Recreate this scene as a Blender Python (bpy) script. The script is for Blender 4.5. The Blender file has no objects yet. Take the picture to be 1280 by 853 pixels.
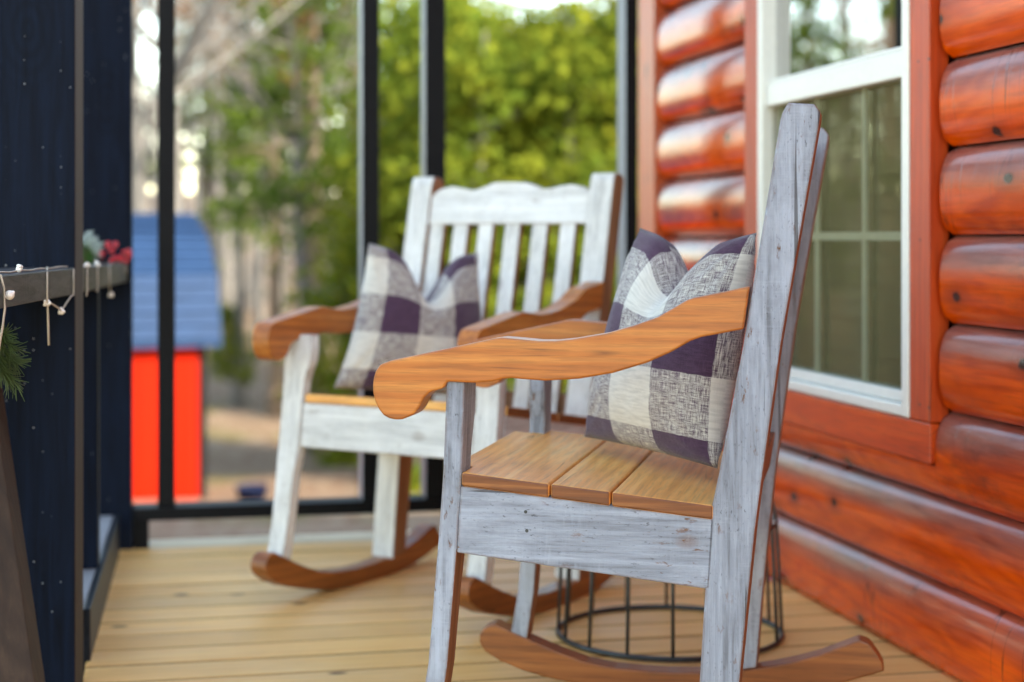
import bpy, bmesh, math, random
from mathutils import Vector, Matrix, noise
random.seed(7)
sc = bpy.context.scene
COL = sc.collection
# ------------------------------------------------------------------ camera frame used to place things in metres
FPX, CAMH, TH = 2075.0, 0.93, math.atan(441 / 2075)
S_, C_ = math.sin(TH), math.cos(TH)
def at_depth(px, py, d):
    a = (px - 640) / FPX; b = (299 - py) / FPX
    return Vector(((C_ * a + S_) * d, (-S_ * a + C_) * d, CAMH + b * d))
def on_wall(px, X=1.625):
    a = (px - 640) / FPX
    d = X / (C_ * a + S_)
    return (-S_ * a + C_) * d
def on_cross(px, Y=5.1):
    a = (px - 640) / FPX
    d = Y / (-S_ * a + C_)
    return (C_ * a + S_) * d

# ------------------------------------------------------------------ mesh helpers
class MB:
    def __init__(self): self.v = []; self.f = []; self.mi = []
    def add(self, vs, fs, mi=0):
        n = len(self.v); self.v += [tuple(p) for p in vs]
        self.f += [tuple(i + n for i in q) for q in fs]; self.mi += [mi] * len(fs); return self
    def box(self, a, b, mi=0, M=None):
        x0, y0, z0 = a; x1, y1, z1 = b
        vs = [Vector(p) for p in ((x0,y0,z0),(x1,y0,z0),(x1,y1,z0),(x0,y1,z0),(x0,y0,z1),(x1,y0,z1),(x1,y1,z1),(x0,y1,z1))]
        if M: vs = [M @ p for p in vs]
        return self.add(vs, [(0,3,2,1),(4,5,6,7),(0,1,5,4),(1,2,6,5),(2,3,7,6),(3,0,4,7)], mi)
    def prism(self, poly, fn, a, b, mi=0):
        """poly: list of 2-D points; fn(p, w) -> 3-D; w from a to b"""
        n = len(poly)
        vs = [fn(p, a) for p in poly] + [fn(p, b) for p in poly]
        fs = [tuple(range(n)), tuple(range(2*n-1, n-1, -1))]
        fs += [(i, i+n, (i+1) % n + n, (i+1) % n) for i in range(n)]
        return self.add(vs, fs, mi)
    def tube(self, pts, rs, n=8, mi=0, cap=True, closed=False):
        pts = [Vector(p) for p in pts]
        if not hasattr(rs, '__len__'): rs = [rs] * len(pts)
        m = len(pts); vs = []; up = Vector((0.31, 0.17, 0.93))
        for i, p in enumerate(pts):
            if closed: t = pts[(i+1) % m] - pts[i-1]
            else: t = pts[min(i+1, m-1)] - pts[max(i-1, 0)]
            t.normalize()
            a = t.cross(up if abs(t.dot(up)) < .95 else Vector((1, 0, 0))).normalized(); b = t.cross(a)
            for k in range(n):
                q = 2*math.pi*k/n
                vs.append(p + a*(math.cos(q)*rs[i]) + b*(math.sin(q)*rs[i]))
        fs = []
        for i in range(m if closed else m-1):
            j = (i+1) % m
            for k in range(n):
                fs.append((i*n+k, j*n+k, j*n+(k+1) % n, i*n+(k+1) % n))
        if cap and not closed:
            fs.append(tuple(range(n))); fs.append(tuple(range(m*n-1, (m-1)*n-1, -1)))
        return self.add(vs, fs, mi)
    def ball(self, c, r, nu=10, nv=6, mi=0):
        c = Vector(c); vs = [c + Vector((0,0,r))]
        for i in range(1, nv):
            a = math.pi*i/nv
            for k in range(nu):
                q = 2*math.pi*k/nu
                vs.append(c + Vector((math.sin(a)*math.cos(q), math.sin(a)*math.sin(q), math.cos(a)))*r)
        vs.append(c - Vector((0,0,r))); L = len(vs)-1; fs = []
        for k in range(nu):
            fs.append((0, 1+k, 1+(k+1) % nu)); b = 1+(nv-2)*nu
            fs.append((L, b+(k+1) % nu, b+k))
        for i in range(nv-2):
            for k in range(nu):
                a = 1+i*nu; fs.append((a+k, a+nu+k, a+nu+(k+1) % nu, a+(k+1) % nu))
        return self.add(vs, fs, mi)
    def mesh(self, name, mats, smooth=False):
        me = bpy.data.meshes.new(name)
        me.from_pydata(self.v, [], self.f)
        for m in (mats if isinstance(mats, (list, tuple)) else [mats]): me.materials.append(m)
        if any(self.mi): me.polygons.foreach_set('material_index', self.mi)
        bm = bmesh.new(); bm.from_mesh(me); bmesh.ops.recalc_face_normals(bm, faces=bm.faces); bm.to_mesh(me); bm.free()
        if smooth: me.polygons.foreach_set('use_smooth', [True]*len(me.polygons))
        me.update(); return me
    def build(self, name, mats, parent=None, smooth=False, bevel=0, seg=2):
        o = bpy.data.objects.new(name, self.mesh(name, mats, smooth)); COL.objects.link(o)
        if parent: o.parent = parent
        if bevel:
            md = o.modifiers.new('edge', 'BEVEL'); md.width = bevel; md.segments = seg
            md.limit_method = 'ANGLE'; md.angle_limit = math.radians(25); md.harden_normals = False
        return o
def tag(o, label=None, cat=None, group=None, kind=None):
    if label: o['label'] = label
    if cat: o['category'] = cat
    if group: o['group'] = group
    if kind: o['kind'] = kind
    return o
def empty(name, loc=(0,0,0), rz=0):
    o = bpy.data.objects.new(name, None); COL.objects.link(o); o.location = loc; o.rotation_euler = (0,0,rz)
    o.empty_display_size = .1; return o

# ------------------------------------------------------------------ node helper
class N:
    def __init__(self, name, world=False):
        if world: self.t = name.node_tree
        else:
            self.m = bpy.data.materials.new(name); self.m.use_nodes = True; self.t = self.m.node_tree
        self.t.nodes.clear()
    def n(self, typ, ins=None, **kw):
        nd = self.t.nodes.new(typ)
        for k, v in kw.items(): setattr(nd, k, v)
        for k, v in (ins or {}).items():
            s = nd.inputs[k]
            if isinstance(v, bpy.types.NodeSocket): self.t.links.new(v, s)
            elif v is not None:
                if hasattr(s.default_value, '__len__') and not hasattr(v, '__len__'): v = (v,)*len(s.default_value)
                if s.type == 'RGBA' and len(v) == 3: v = (*v, 1)
                s.default_value = v
        return nd
    def math(self, op, a, b=0, c=None, clamp=False):
        ins = {0: a, 1: b}
        if c is not None: ins[2] = c
        return self.n('ShaderNodeMath', ins, operation=op, use_clamp=clamp).outputs[0]
    def mix(self, f, a, b, bt='MIX'):
        nd = self.n('ShaderNodeMix', None, data_type='RGBA', blend_type=bt)
        for k, v in ((0, f), (6, a), (7, b)):
            s = nd.inputs[k]
            if isinstance(v, bpy.types.NodeSocket): self.t.links.new(v, s)
            else: s.default_value = v if k == 0 else ((*v, 1) if len(v) == 3 else v)
        return nd.outputs[2]
    def noise(self, vec, scale, detail=4, rough=.55, dist=0):
        return self.n('ShaderNodeTexNoise', {'Vector': vec, 'Scale': scale, 'Detail': detail, 'Roughness': rough, 'Distortion': dist}).outputs['Fac']
    def ramp(self, fac, stops, interp='LINEAR'):
        nd = self.n('ShaderNodeValToRGB', {'Fac': fac}); cr = nd.color_ramp; cr.interpolation = interp
        while len(cr.elements) < len(stops): cr.elements.new(.5)
        for e, (p, c) in zip(cr.elements, stops):
            e.position = p; e.color = (c, c, c, 1) if not hasattr(c, '__len__') else (*c, 1)
        return nd.outputs['Color']
    def coord(self, kind='Object'): return self.n('ShaderNodeTexCoord').outputs[kind]
    def mapp(self, vec, scale=(1,1,1), loc=(0,0,0), rot=(0,0,0)):
        return self.n('ShaderNodeMapping', {'Vector': vec, 'Scale': scale, 'Location': loc, 'Rotation': rot}).outputs[0]
    def sep(self, vec): return self.n('ShaderNodeSeparateXYZ', {'Vector': vec}).outputs
    def bump(self, h, strength=.3, dist=.002):
        return self.n('ShaderNodeBump', {'Height': h, 'Strength': strength, 'Distance': dist}).outputs[0]
    def out(self, col, rough=.5, normal=None, spec=.5, coat=0, coatr=.1, **kw):
        ins = {'Base Color': col, 'Roughness': rough, 'Specular IOR Level': spec, 'Coat Weight': coat, 'Coat Roughness': coatr}
        ins.update(kw)
        p = self.n('ShaderNodeBsdfPrincipled', ins)
        if normal is not None: self.t.links.new(normal, p.inputs['Normal'])
        self.n('ShaderNodeOutputMaterial', {'Surface': p.outputs[0]}); return self.m
def stretch(axis, k=.06, s=1):
    v = [s, s, s]; v['XYZ'.index(axis)] = s*k; return tuple(v)

def wood(name, axis, dark, mid, light, rough=.42, scale=1, edge_dark=.5, coat=.15, bump=.3, knots=True):
    m = N(name); co = m.coord(); rnd = m.n('ShaderNodeObjectInfo').outputs['Random']
    off = m.n('ShaderNodeVectorMath', {0: co, 1: m.n('ShaderNodeCombineXYZ', {0: m.math('MULTIPLY', rnd, 7), 1: m.math('MULTIPLY', rnd, 11), 2: m.math('MULTIPLY', rnd, 5)}).outputs[0]}, operation='ADD').outputs[0]
    g = m.mapp(off, stretch(axis, .09, scale))
    warp = m.noise(m.mapp(off, stretch(axis, .35, scale)), 9, 2)
    n1 = m.noise(m.mapp(off, stretch(axis, .035, scale)), 30, 4, .55, .8)
    n2 = m.noise(m.mapp(off, stretch(axis, .05, scale)), 190, 4, .65)
    big = m.noise(off, 7, 3)
    wv = m.n('ShaderNodeTexWave', {'Vector': m.mapp(off, stretch(axis, .10, scale)), 'Scale': 13, 'Distortion': 7, 'Detail': 2.5, 'Detail Scale': .8, 'Detail Roughness': .6}, wave_type='BANDS', bands_direction={'X': 'Z', 'Y': 'X', 'Z': 'Y'}[axis]).outputs['Fac']
    f = m.math('ADD', m.math('MULTIPLY', n1, .78), m.math('MULTIPLY', wv, .12))
    col = m.ramp(f, [(.24, tuple((a+b)/2 for a, b in zip(dark, mid))), (.43, mid), (.66, light)])
    col = m.mix(m.ramp(big, [(.45, 0), (.75, .28)]), col, dark)
    ln = m.math('MULTIPLY', m.ramp(m.math('ABSOLUTE', m.math('SUBTRACT', m.noise(m.mapp(off, stretch(axis, .06)), 15, 2, .4), .5)), [(0, 1), (.010, 0)]), m.ramp(m.noise(off, 5, 2), [(.5, 0), (.62, .75)]))
    col = m.mix(ln, col, tuple(c*.3 for c in dark))
    fine = m.ramp(n2, [(.36, .76), (.54, 1)])
    col = m.mix(1, col, fine, 'MULTIPLY')
    h = m.math('ADD', m.math('MULTIPLY', n1, .5), m.math('MULTIPLY', n2, .6))
    if knots:
        v = m.n('ShaderNodeTexVoronoi', {'Vector': m.mapp(off, stretch(axis, .55, 1)), 'Scale': 6.5}).outputs
        kn = m.math('MULTIPLY', m.ramp(v['Distance'], [(.05, 1), (.13, 0)]), m.ramp(m.sep(v['Color'])[0], [(.62, 0), (.66, 1)]))
        col = m.mix(m.math('MULTIPLY', kn, .85), col, tuple(c*.18 for c in dark))
    if edge_dark:
        bv = m.n('ShaderNodeBevel', {'Radius': .005}, samples=4).outputs[0]
        geo = m.n('ShaderNodeNewGeometry').outputs['Normal']
        d = m.n('ShaderNodeVectorMath', {0: bv, 1: geo}, operation='DOT_PRODUCT').outputs['Value']
        em = m.math('MULTIPLY', m.ramp(d, [(.90, 1), (.995, 0)]), m.ramp(m.noise(off, 35, 3), [(.38, 0), (.6, 1)]))
        col = m.mix(m.math('MULTIPLY', em, edge_dark), col, tuple(c*.3 for c in dark))
    r = m.math('ADD', m.math('MULTIPLY', n2, .2), rough-.1)
    return m.out(col, r, m.bump(h, bump, .0015), coat=coat, coatr=.25)

def whitewash(name, axis, paint, worn=.5, wood_col=(.20, .085, .032), dirt=(.30, .31, .33), rough=.6):
    """brushed, worn paint over brown wood, rubbed through at the edges"""
    m = N(name); co = m.coord(); rnd = m.n('ShaderNodeObjectInfo').outputs['Random']
    off = m.n('ShaderNodeVectorMath', {0: co, 1: m.n('ShaderNodeCombineXYZ', {0: m.math('MULTIPLY', rnd, 9), 1: m.math('MULTIPLY', rnd, 4), 2: m.math('MULTIPLY', rnd, 6)}).outputs[0]}, operation='ADD').outputs[0]
    g = m.mapp(off, stretch(axis, .05)); gx = m.mapp(off, stretch(axis, 1.0))
    streak = m.noise(g, 110, 5, .7, .4); streak2 = m.noise(g, 28, 4, .6, .6)
    cross = m.noise(m.mapp(off, stretch(axis, 9)), 26, 3, .6)
    blot = m.noise(gx, 9, 5, .65)
    t = m.math('ADD', m.math('MULTIPLY', streak, .55), m.math('MULTIPLY', streak2, .45))
    base = m.ramp(t, [(.40, dirt), (.48, tuple((a+2*b)/3 for a, b in zip(dirt, paint))), (.54, paint), (.66, tuple(min(1, c*1.35) for c in paint))])
    base = m.mix(m.math('MULTIPLY', m.ramp(cross, [(.5, 0), (.75, .5)]), m.ramp(m.noise(gx, 6, 3), [(.45, 0), (.6, 1)])), base, tuple(min(1, c*1.3) for c in paint))
    base = m.mix(m.ramp(m.noise(m.mapp(off, stretch(axis, .4)), 7, 5, .7), [(.47, 0), (.62, .55)]), base, tuple(min(.85, c*1.55) for c in paint))
    base = m.mix(m.ramp(blot, [(.5, 0), (.75, .45)]), base, dirt)
    spots = m.math('MULTIPLY', m.ramp(m.noise(m.mapp(off, stretch(axis, .35)), 60, 4, .7), [(.60, 0), (.66, 1)]), m.ramp(blot, [(.46, 0), (.58, 1)]))
    bv = m.n('ShaderNodeBevel', {'Radius': .006}, samples=4).outputs[0]
    geo = m.n('ShaderNodeNewGeometry').outputs['Normal']
    d = m.n('ShaderNodeVectorMath', {0: bv, 1: geo}, operation='DOT_PRODUCT').outputs['Value']
    em = m.math('MULTIPLY', m.ramp(d, [(.90, 1), (.995, 0)]), m.ramp(m.noise(gx, 30, 4, .7), [(.36, 0), (.47, 1)]))
    wear = m.math('MAXIMUM', m.math('MULTIPLY', spots, worn), m.math('MULTIPLY', em, .8))
    wd = m.ramp(streak, [(.3, tuple(c*.5 for c in wood_col)), (.6, wood_col)])
    fl = m.math('MULTIPLY', m.ramp(m.noise(m.mapp(off, stretch(axis, .4)), 210, 4, .7), [(.60, 0), (.66, 1)]), m.ramp(m.noise(gx, 14, 3), [(.42, .1), (.6, 1)]))
    base = m.mix(m.math('MULTIPLY', fl, .75*worn), base, tuple(c*.35 for c in dirt))
    v = m.n('ShaderNodeTexVoronoi', {'Vector': m.mapp(off, stretch(axis, .6)), 'Scale': 9}).outputs
    kn = m.math('MULTIPLY', m.ramp(v['Distance'], [(.08, 1), (.17, 0)]), m.ramp(m.sep(v['Color'])[0], [(.66, 0), (.69, 1)]))
    wear = m.math('MAXIMUM', wear, m.math('MULTIPLY', kn, .7*min(1, worn*1.6)))
    col = m.mix(wear, base, wd)
    crack = m.ramp(m.noise(m.mapp(off, stretch(axis, .02)), 90, 2), [(.30, 1), (.325, 0)])
    col = m.mix(m.math('MULTIPLY', crack, .75*worn), col, (.03, .025, .025))
    h = m.math('SUBTRACT', m.math('ADD', streak, m.math('MULTIPLY', cross, .35)), m.math('ADD', wear, m.math('MULTIPLY', crack, .8)))
    return m.out(col, rough, m.bump(m.math('ADD', h, m.math('MULTIPLY', m.noise(m.mapp(off, stretch(axis, .3)), 140, 4, .7), .8)), .6, .0022), spec=.4)

def plain(name, col, rough=.5, var=.25, scale=20, spec=.5, bump=.1, axis=None, metal=0, coat=0):
    m = N(name); co = m.coord()
    g = m.mapp(co, stretch(axis, .06)) if axis else co
    n = m.noise(g, scale, 5, .62); n2 = m.noise(co, scale*.23, 3)
    c = m.ramp(n, [(.3, tuple(x*(1-var) for x in col)), (.7, tuple(min(1, x*(1+var)) for x in col))])
    c = m.mix(m.ramp(n2, [(.4, 0), (.75, var)]), c, tuple(x*.55 for x in col))
    return m.out(c, rough, m.bump(n, bump, .002), spec=spec, Metallic=metal, coat=coat)

M = {}
OAK = dict(dark=(.20,.050,.007), mid=(.50,.145,.020), light=(.66,.25,.050))
for ax in 'XYZ':
    M['oak'+ax] = wood('stained_wood_'+ax, ax, **OAK)
    M['seat'+ax] = wood('seat_wood_'+ax, ax, (.52,.175,.032), (.90,.40,.095), (.96,.55,.18), rough=.45)
    M['rock'+ax] = wood('rocker_wood_'+ax, ax, (.09,.024,.005), (.27,.078,.015), (.40,.13,.03), rough=.4)
    M['end'+ax] = wood('end_grain_'+ax, 'X', (.05,.016,.005), (.22,.066,.015), (.40,.15,.04), rough=.6, scale=1.6)
    M['raw'+ax] = wood('bare_wood_'+ax, ax, (.12,.05,.022), (.27,.12,.055), (.38,.20,.11), rough=.65, coat=0, knots=False)
    M['grey'+ax] = whitewash('grey_wash_'+ax, ax, (.28,.315,.385), 1.0, dirt=(.15,.165,.20))
    M['white'+ax] = whitewash('white_wash_'+ax, ax, (.68,.67,.645), .35, dirt=(.50,.49,.475))

# ------------------------------------------------------------------ camera
cam = bpy.data.cameras.new('camera'); co = bpy.data.objects.new('camera', cam); COL.objects.link(co)
co.location = (0, 0, CAMH); co.rotation_euler = (math.pi/2, 0, -TH)
cam.sensor_width = 36; cam.lens = 36*FPX/1280; cam.shift_x = 0; cam.shift_y = -(426.5-299)/1280
cam.clip_start = .05; cam.clip_end = 2000
cam.dof.use_dof = True; cam.dof.focus_distance = 2.80; cam.dof.aperture_fstop = 2.15
sc.camera = co
sc.view_settings.view_transform = 'Standard'; sc.view_settings.look = 'None'
sc.view_settings.exposure = EXPOSURE = 2.55; sc.view_settings.gamma = 1; sc.view_settings.use_curve_mapping = False
sc.view_settings.use_white_balance = True; sc.view_settings.white_balance_temperature = 8000; sc.view_settings.white_balance_tint = 6
# ------------------------------------------------------------------ light
SUN = Vector((.50, -.64, .50)).normalized()
w = bpy.data.worlds.new('World'); sc.world = w; w.use_nodes = True
nw = N(w, True)
el = math.asin(SUN.z); az = math.atan2(SUN.x, SUN.y)
sky = nw.n('ShaderNodeTexSky', None, sky_type='NISHITA', sun_disc=False, sun_elevation=el, sun_rotation=az, air_density=1.0, dust_density=.6, ozone_density=.8)
bg = nw.n('ShaderNodeBackground', {'Color': sky.outputs[0], 'Strength': .15})
nw.n('ShaderNodeOutputWorld', {'Surface': bg.outputs[0]})
sl = bpy.data.lights.new('sun', 'SUN'); sl.energy = 2.3; sl.angle = math.radians(.5); sl.color = (1, .96, .89)
so = bpy.data.objects.new('sun', sl); COL.objects.link(so); so.rotation_euler = SUN.to_track_quat('Z', 'Y').to_euler(); so.location = SUN*30

# ------------------------------------------------------------------ ground
def gz(x, y):
    r = max(0, y-6)
    z = -.55 - .092*min(r, 15) + .045*max(0, r-18)
    if y < 6: z = -.55
    return z + .05*noise.noise(Vector((x*.4, y*.4, 0)))*(1 if r > 1 else .3)
def make_ground():
    b = MB(); xs = [-160+i*8 for i in range(15)] + [-40+i*1.0 for i in range(81)] + [48+i*8 for i in range(15)]
    ys = [-60+i*8 for i in range(8)] + [4+i*.8 for i in range(50)] + [46+i*8 for i in range(24)]
    vs = [(x, y, gz(x, y)) for y in ys for x in xs]; n = len(xs)
    b.add(vs, [(j*n+i, j*n+i+1, (j+1)*n+i+1, (j+1)*n+i) for j in range(len(ys)-1) for i in range(n-1)])
    m = N('leaf_litter'); c = m.coord()
    a = m.noise(c, .55, 4, .6); f = m.noise(c, 9, 5, .7)
    col = m.ramp(f, [(.3, (.09,.05,.032)), (.44, (.17,.10,.065)), (.54, (.23,.165,.115)), (.68, (.29,.25,.20))])
    g = m.ramp(m.noise(c, 14, 4, .7), [(.35, (.04,.055,.01)), (.65, (.13,.135,.025))])
    col = m.mix(m.ramp(a, [(.56, 0), (.68, .7)]), col, g)
    return tag(b.build('ground', m.out(col, .95, m.bump(f, .6, .03), spec=.1), smooth=True), kind='structure')
make_ground()

# ------------------------------------------------------------------ deck
def deck_mat():
    m = N('deck_boards'); c = m.coord(); s = m.sep(c)
    bid = m.math('FLOOR', m.math('DIVIDE', m.math('SUBTRACT', s[1], 3.7206), .139))
    wn = m.n('ShaderNodeTexWhiteNoise', {'W': bid}, noise_dimensions='1D').outputs['Value']
    off = m.n('ShaderNodeVectorMath', {0: c, 1: m.n('ShaderNodeCombineXYZ', {0: m.math('MULTIPLY', wn, 31), 2: wn}).outputs[0]}, operation='ADD').outputs[0]
    n1 = m.noise(m.mapp(off, (.07, 1, 1)), 34, 5, .6, 1); n2 = m.noise(m.mapp(off, (.05, 1, 1)), 190, 3)
    big = m.noise(m.mapp(off, (.5, 1, 1)), 4, 4, .6)
    col = m.ramp(n1, [(.25, (.80,.42,.125)), (.5, (.95,.535,.18)), (.78, (.96,.63,.25))])
    tint = m.math('ADD', m.math('MULTIPLY', wn, .22), .83)
    col = m.mix(1, col, m.n('ShaderNodeCombineColor', {0: tint, 1: tint, 2: tint}).outputs[0], 'MULTIPLY')
    col = m.mix(m.ramp(big, [(.45, 0), (.75, .4)]), col, (.70,.50,.28))
    col = m.mix(1, col, m.ramp(n2, [(.3, .9), (.5, 1)]), 'MULTIPLY')
    sv = m.sep(off)
    v = m.n('ShaderNodeTexVoronoi', {'Vector': m.n('ShaderNodeCombineXYZ', {0: m.math('MULTIPLY', sv[0], .6), 1: sv[1]}).outputs[0], 'Scale': 4.2}, voronoi_dimensions='2D').outputs
    kn = m.math('MULTIPLY', m.ramp(v['Distance'], [(.03, 1), (.065, 0)]), m.ramp(m.sep(v['Color'])[0], [(.72, 0), (.74, 1)]))
    col = m.mix(m.math('MULTIPLY', kn, .85), col, (.10,.045,.02))
    fr = m.math('FRACT', m.math('DIVIDE', m.math('SUBTRACT', s[1], 3.7206), .139))
    ed = m.math('ABSOLUTE', m.math('SUBTRACT', fr, .5))
    ed = m.math('ADD', ed, m.math('MULTIPLY', m.math('SUBTRACT', n1, .5), .03))
    col = m.mix(m.ramp(ed, [(.438, 0), (.468, .85)]), col, (.17,.085,.035))
    stain = m.ramp(m.noise(c, 2.1, 4, .65), [(.5, 0), (.72, .16)])
    col = m.mix(stain, col, (.30,.17,.085))
    return m.out(col, m.math('ADD', m.math('MULTIPLY', n1, .25), .36), m.bump(m.math('ADD', n1, m.math('MULTIPLY', n2, .5)), .25, .002), spec=.3)
def make_deck():
    b = MB(); y0 = 3.7206 - .139*36; k = 0
    while y0 + .139*k < 5.08:
        y = y0 + .139*k
        dz = random.uniform(-.0012, .0012)
        b.box((-.158, y+.005, -.036+dz), (1.66, y+.134, dz)); k += 1
    o = tag(b.build('deck', M['deck'], bevel=.004), kind='structure')
    e = MB(); ye = y0+.139*k
    e.box((-.30, ye+.004, -.036), (1.9, ye+.145, -.001))
    tag(e.build('sunlit_edge_board', M['pale'], bevel=.004), kind='structure')  # pale colour stands in for the sunlit strip at the deck's end
    r = MB(); r.box((-.30, ye+.146, -.5), (1.9, ye+.18, -.03)); r.box((-.2, -1.5, -.30), (-.16, ye, -.05))
    for yy in range(0, 6): r.box((-.15, yy*.95-.5, -.30), (1.6, yy*.95-.46, -.04))
    tag(r.build('deck_frame', M['pale']), kind='structure')
M['deck'] = deck_mat(); M['pale'] = wood('pale_board', 'X', (.55,.37,.20), (.78,.60,.38), (.86,.72,.5), rough=.6, edge_dark=0, coat=0)
make_deck()

# ------------------------------------------------------------------ log cabin
def log_mat():
    m = N('red_log_stain'); c = m.coord(); s = m.sep(c)
    q = m.math('ADD', m.math('DIVIDE', m.math('SUBTRACT', s[2], -.002), .188), 0)
    lid = m.math('FLOOR', q)
    wn = m.n('ShaderNodeTexWhiteNoise', {'W': lid}, noise_dimensions='1D').outputs['Value']
    off = m.n('ShaderNodeVectorMath', {0: c, 1: m.n('ShaderNodeCombineXYZ', {1: m.math('MULTIPLY', wn, 23), 0: wn}).outputs[0]}, operation='ADD').outputs[0]
    g = m.mapp(off, (1, .10, 1))
    warp = m.noise(m.mapp(off, (1, .3, 1)), 5, 2)
    n1 = m.noise(g, 26, 5, .6, 1.0); n2 = m.noise(m.mapp(off, (1, .05, 1)), 150, 3)
    big = m.noise(m.mapp(off, (1, .45, 1)), 5.5, 4, .6)
    rings = m.math('ABSOLUTE', m.math('SUBTRACT', m.math('FRACT', m.math('ADD', m.math('MULTIPLY', warp, 11), n1)), .5))
    f = m.math('ADD', m.math('MULTIPLY', n1, .6), m.math('MULTIPLY', rings, .36))
    col = m.ramp(f, [(.24, (.60,.052,.001)), (.45, (.80,.088,.002)), (.72, (.88,.125,.003))])
    col = m.mix(m.ramp(big, [(.45, 0), (.7, .45)]), col, (.42,.034,.003))
    col = m.mix(1, col, m.ramp(n2, [(.34, .84), (.54, 1)]), 'MULTIPLY')
    so2 = m.sep(off)
    v2 = m.n('ShaderNodeCombineXYZ', {0: m.math('MULTIPLY', so2[1], .62), 1: so2[2]}).outputs[0]
    v = m.n('ShaderNodeTexVoronoi', {'Vector': v2, 'Scale': 6.2, 'Randomness': .9}, voronoi_dimensions='2D').outputs
    sel = m.ramp(m.sep(v['Color'])[0], [(.36, 0), (.39, 1)])
    wob = m.math('ADD', v['Distance'], m.math('MULTIPLY', m.math('SUBTRACT', m.noise(off, 40, 3), .5), .05))
    kn = m.math('MULTIPLY', m.ramp(wob, [(.045, 1), (.085, 0)]), sel)
    halo = m.math('MULTIPLY', m.ramp(wob, [(.06, .55), (.26, 0)]), sel)
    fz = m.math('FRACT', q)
    refl_z = m.math('ADD', fz, m.math('MULTIPLY', m.math('SUBTRACT', m.noise(m.mapp(off, (1, .35, 1)), 7, 4, .6), .5), .30))
    refl_amt = m.math('MULTIPLY', m.ramp(refl_z, [(.50, 0), (.70, .66), (.95, .9)]), m.ramp(m.noise(m.mapp(off, (1, .5, 1)), 2.4, 3), [(.3, .55), (.6, 1)]))
    col = m.mix(refl_amt, col, m.ramp(n1, [(.3, (.060,.038,.038)), (.7, (.20,.125,.115))]))  # greyed upper half of each log paints in its reflections, with a noisy edge
    smear = m.math('MULTIPLY', m.ramp(m.noise(m.mapp(off, (1, .5, 1.4)), 5, 5, .7), [(.52, 0), (.70, .85)]), m.ramp(m.noise(off, 1.3, 2), [(.45, 0), (.58, 1)]))
    col = m.mix(smear, col, (.045,.014,.012))
    col = m.mix(halo, col, (.22,.022,.006)); col = m.mix(m.math('MULTIPLY', kn, .92), col, (.018,.007,.006))
    # drying cracks across the logs
    cr = m.noise(m.mapp(off, (1, 3.2, .28)), 3.0, 3, .5, .4)
    crk = m.math('MULTIPLY', m.ramp(m.math('ABSOLUTE', m.math('SUBTRACT', cr, .5)), [(.0, 1), (.006, 0)]), m.ramp(m.noise(off, 2.2, 2), [(.52, 0), (.6, 1)]))
    col = m.mix(m.math('MULTIPLY', crk, .8), col, (.03,.008,.006))
    h = m.math('SUBTRACT', m.math('ADD', n1, m.math('MULTIPLY', n2, .5)), m.math('ADD', kn, crk))
    rg = m.math('ADD', m.math('MULTIPLY', m.noise(m.mapp(off, (1, .2, 1)), 30, 4), .14), .10)
    return m.out(col, rg, m.bump(h, .14, .0012), spec=.36)
M['wire'] = plain('dark_wire', (.06,.066,.07), .38, .2, 60, metal=.7)
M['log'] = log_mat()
M['trim'] = wood('red_trim_stain', 'Z', (.30,.022,.004), (.54,.052,.005), (.64,.080,.008), rough=.45, edge_dark=.4, coat=0)
M['trimY'] = wood('red_trim_stain_sill', 'Y', (.36,.026,.004), (.62,.058,.004), (.72,.09,.007), rough=.4, edge_dark=.4, coat=0)
M['vinyl'] = plain('window_vinyl', (.80,.78,.72), .35, .04, 60, bump=.02)
M['muntin'] = plain('window_grille', (.42,.44,.29), .5, .05)
W = 1.625
yR, yL = on_wall(1170), on_wall(937)          # outer edges of the window trim
wR, wL = on_wall(1145), on_wall(955)          # white frame
zs = lambda k: -.002 + .188*k
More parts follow.
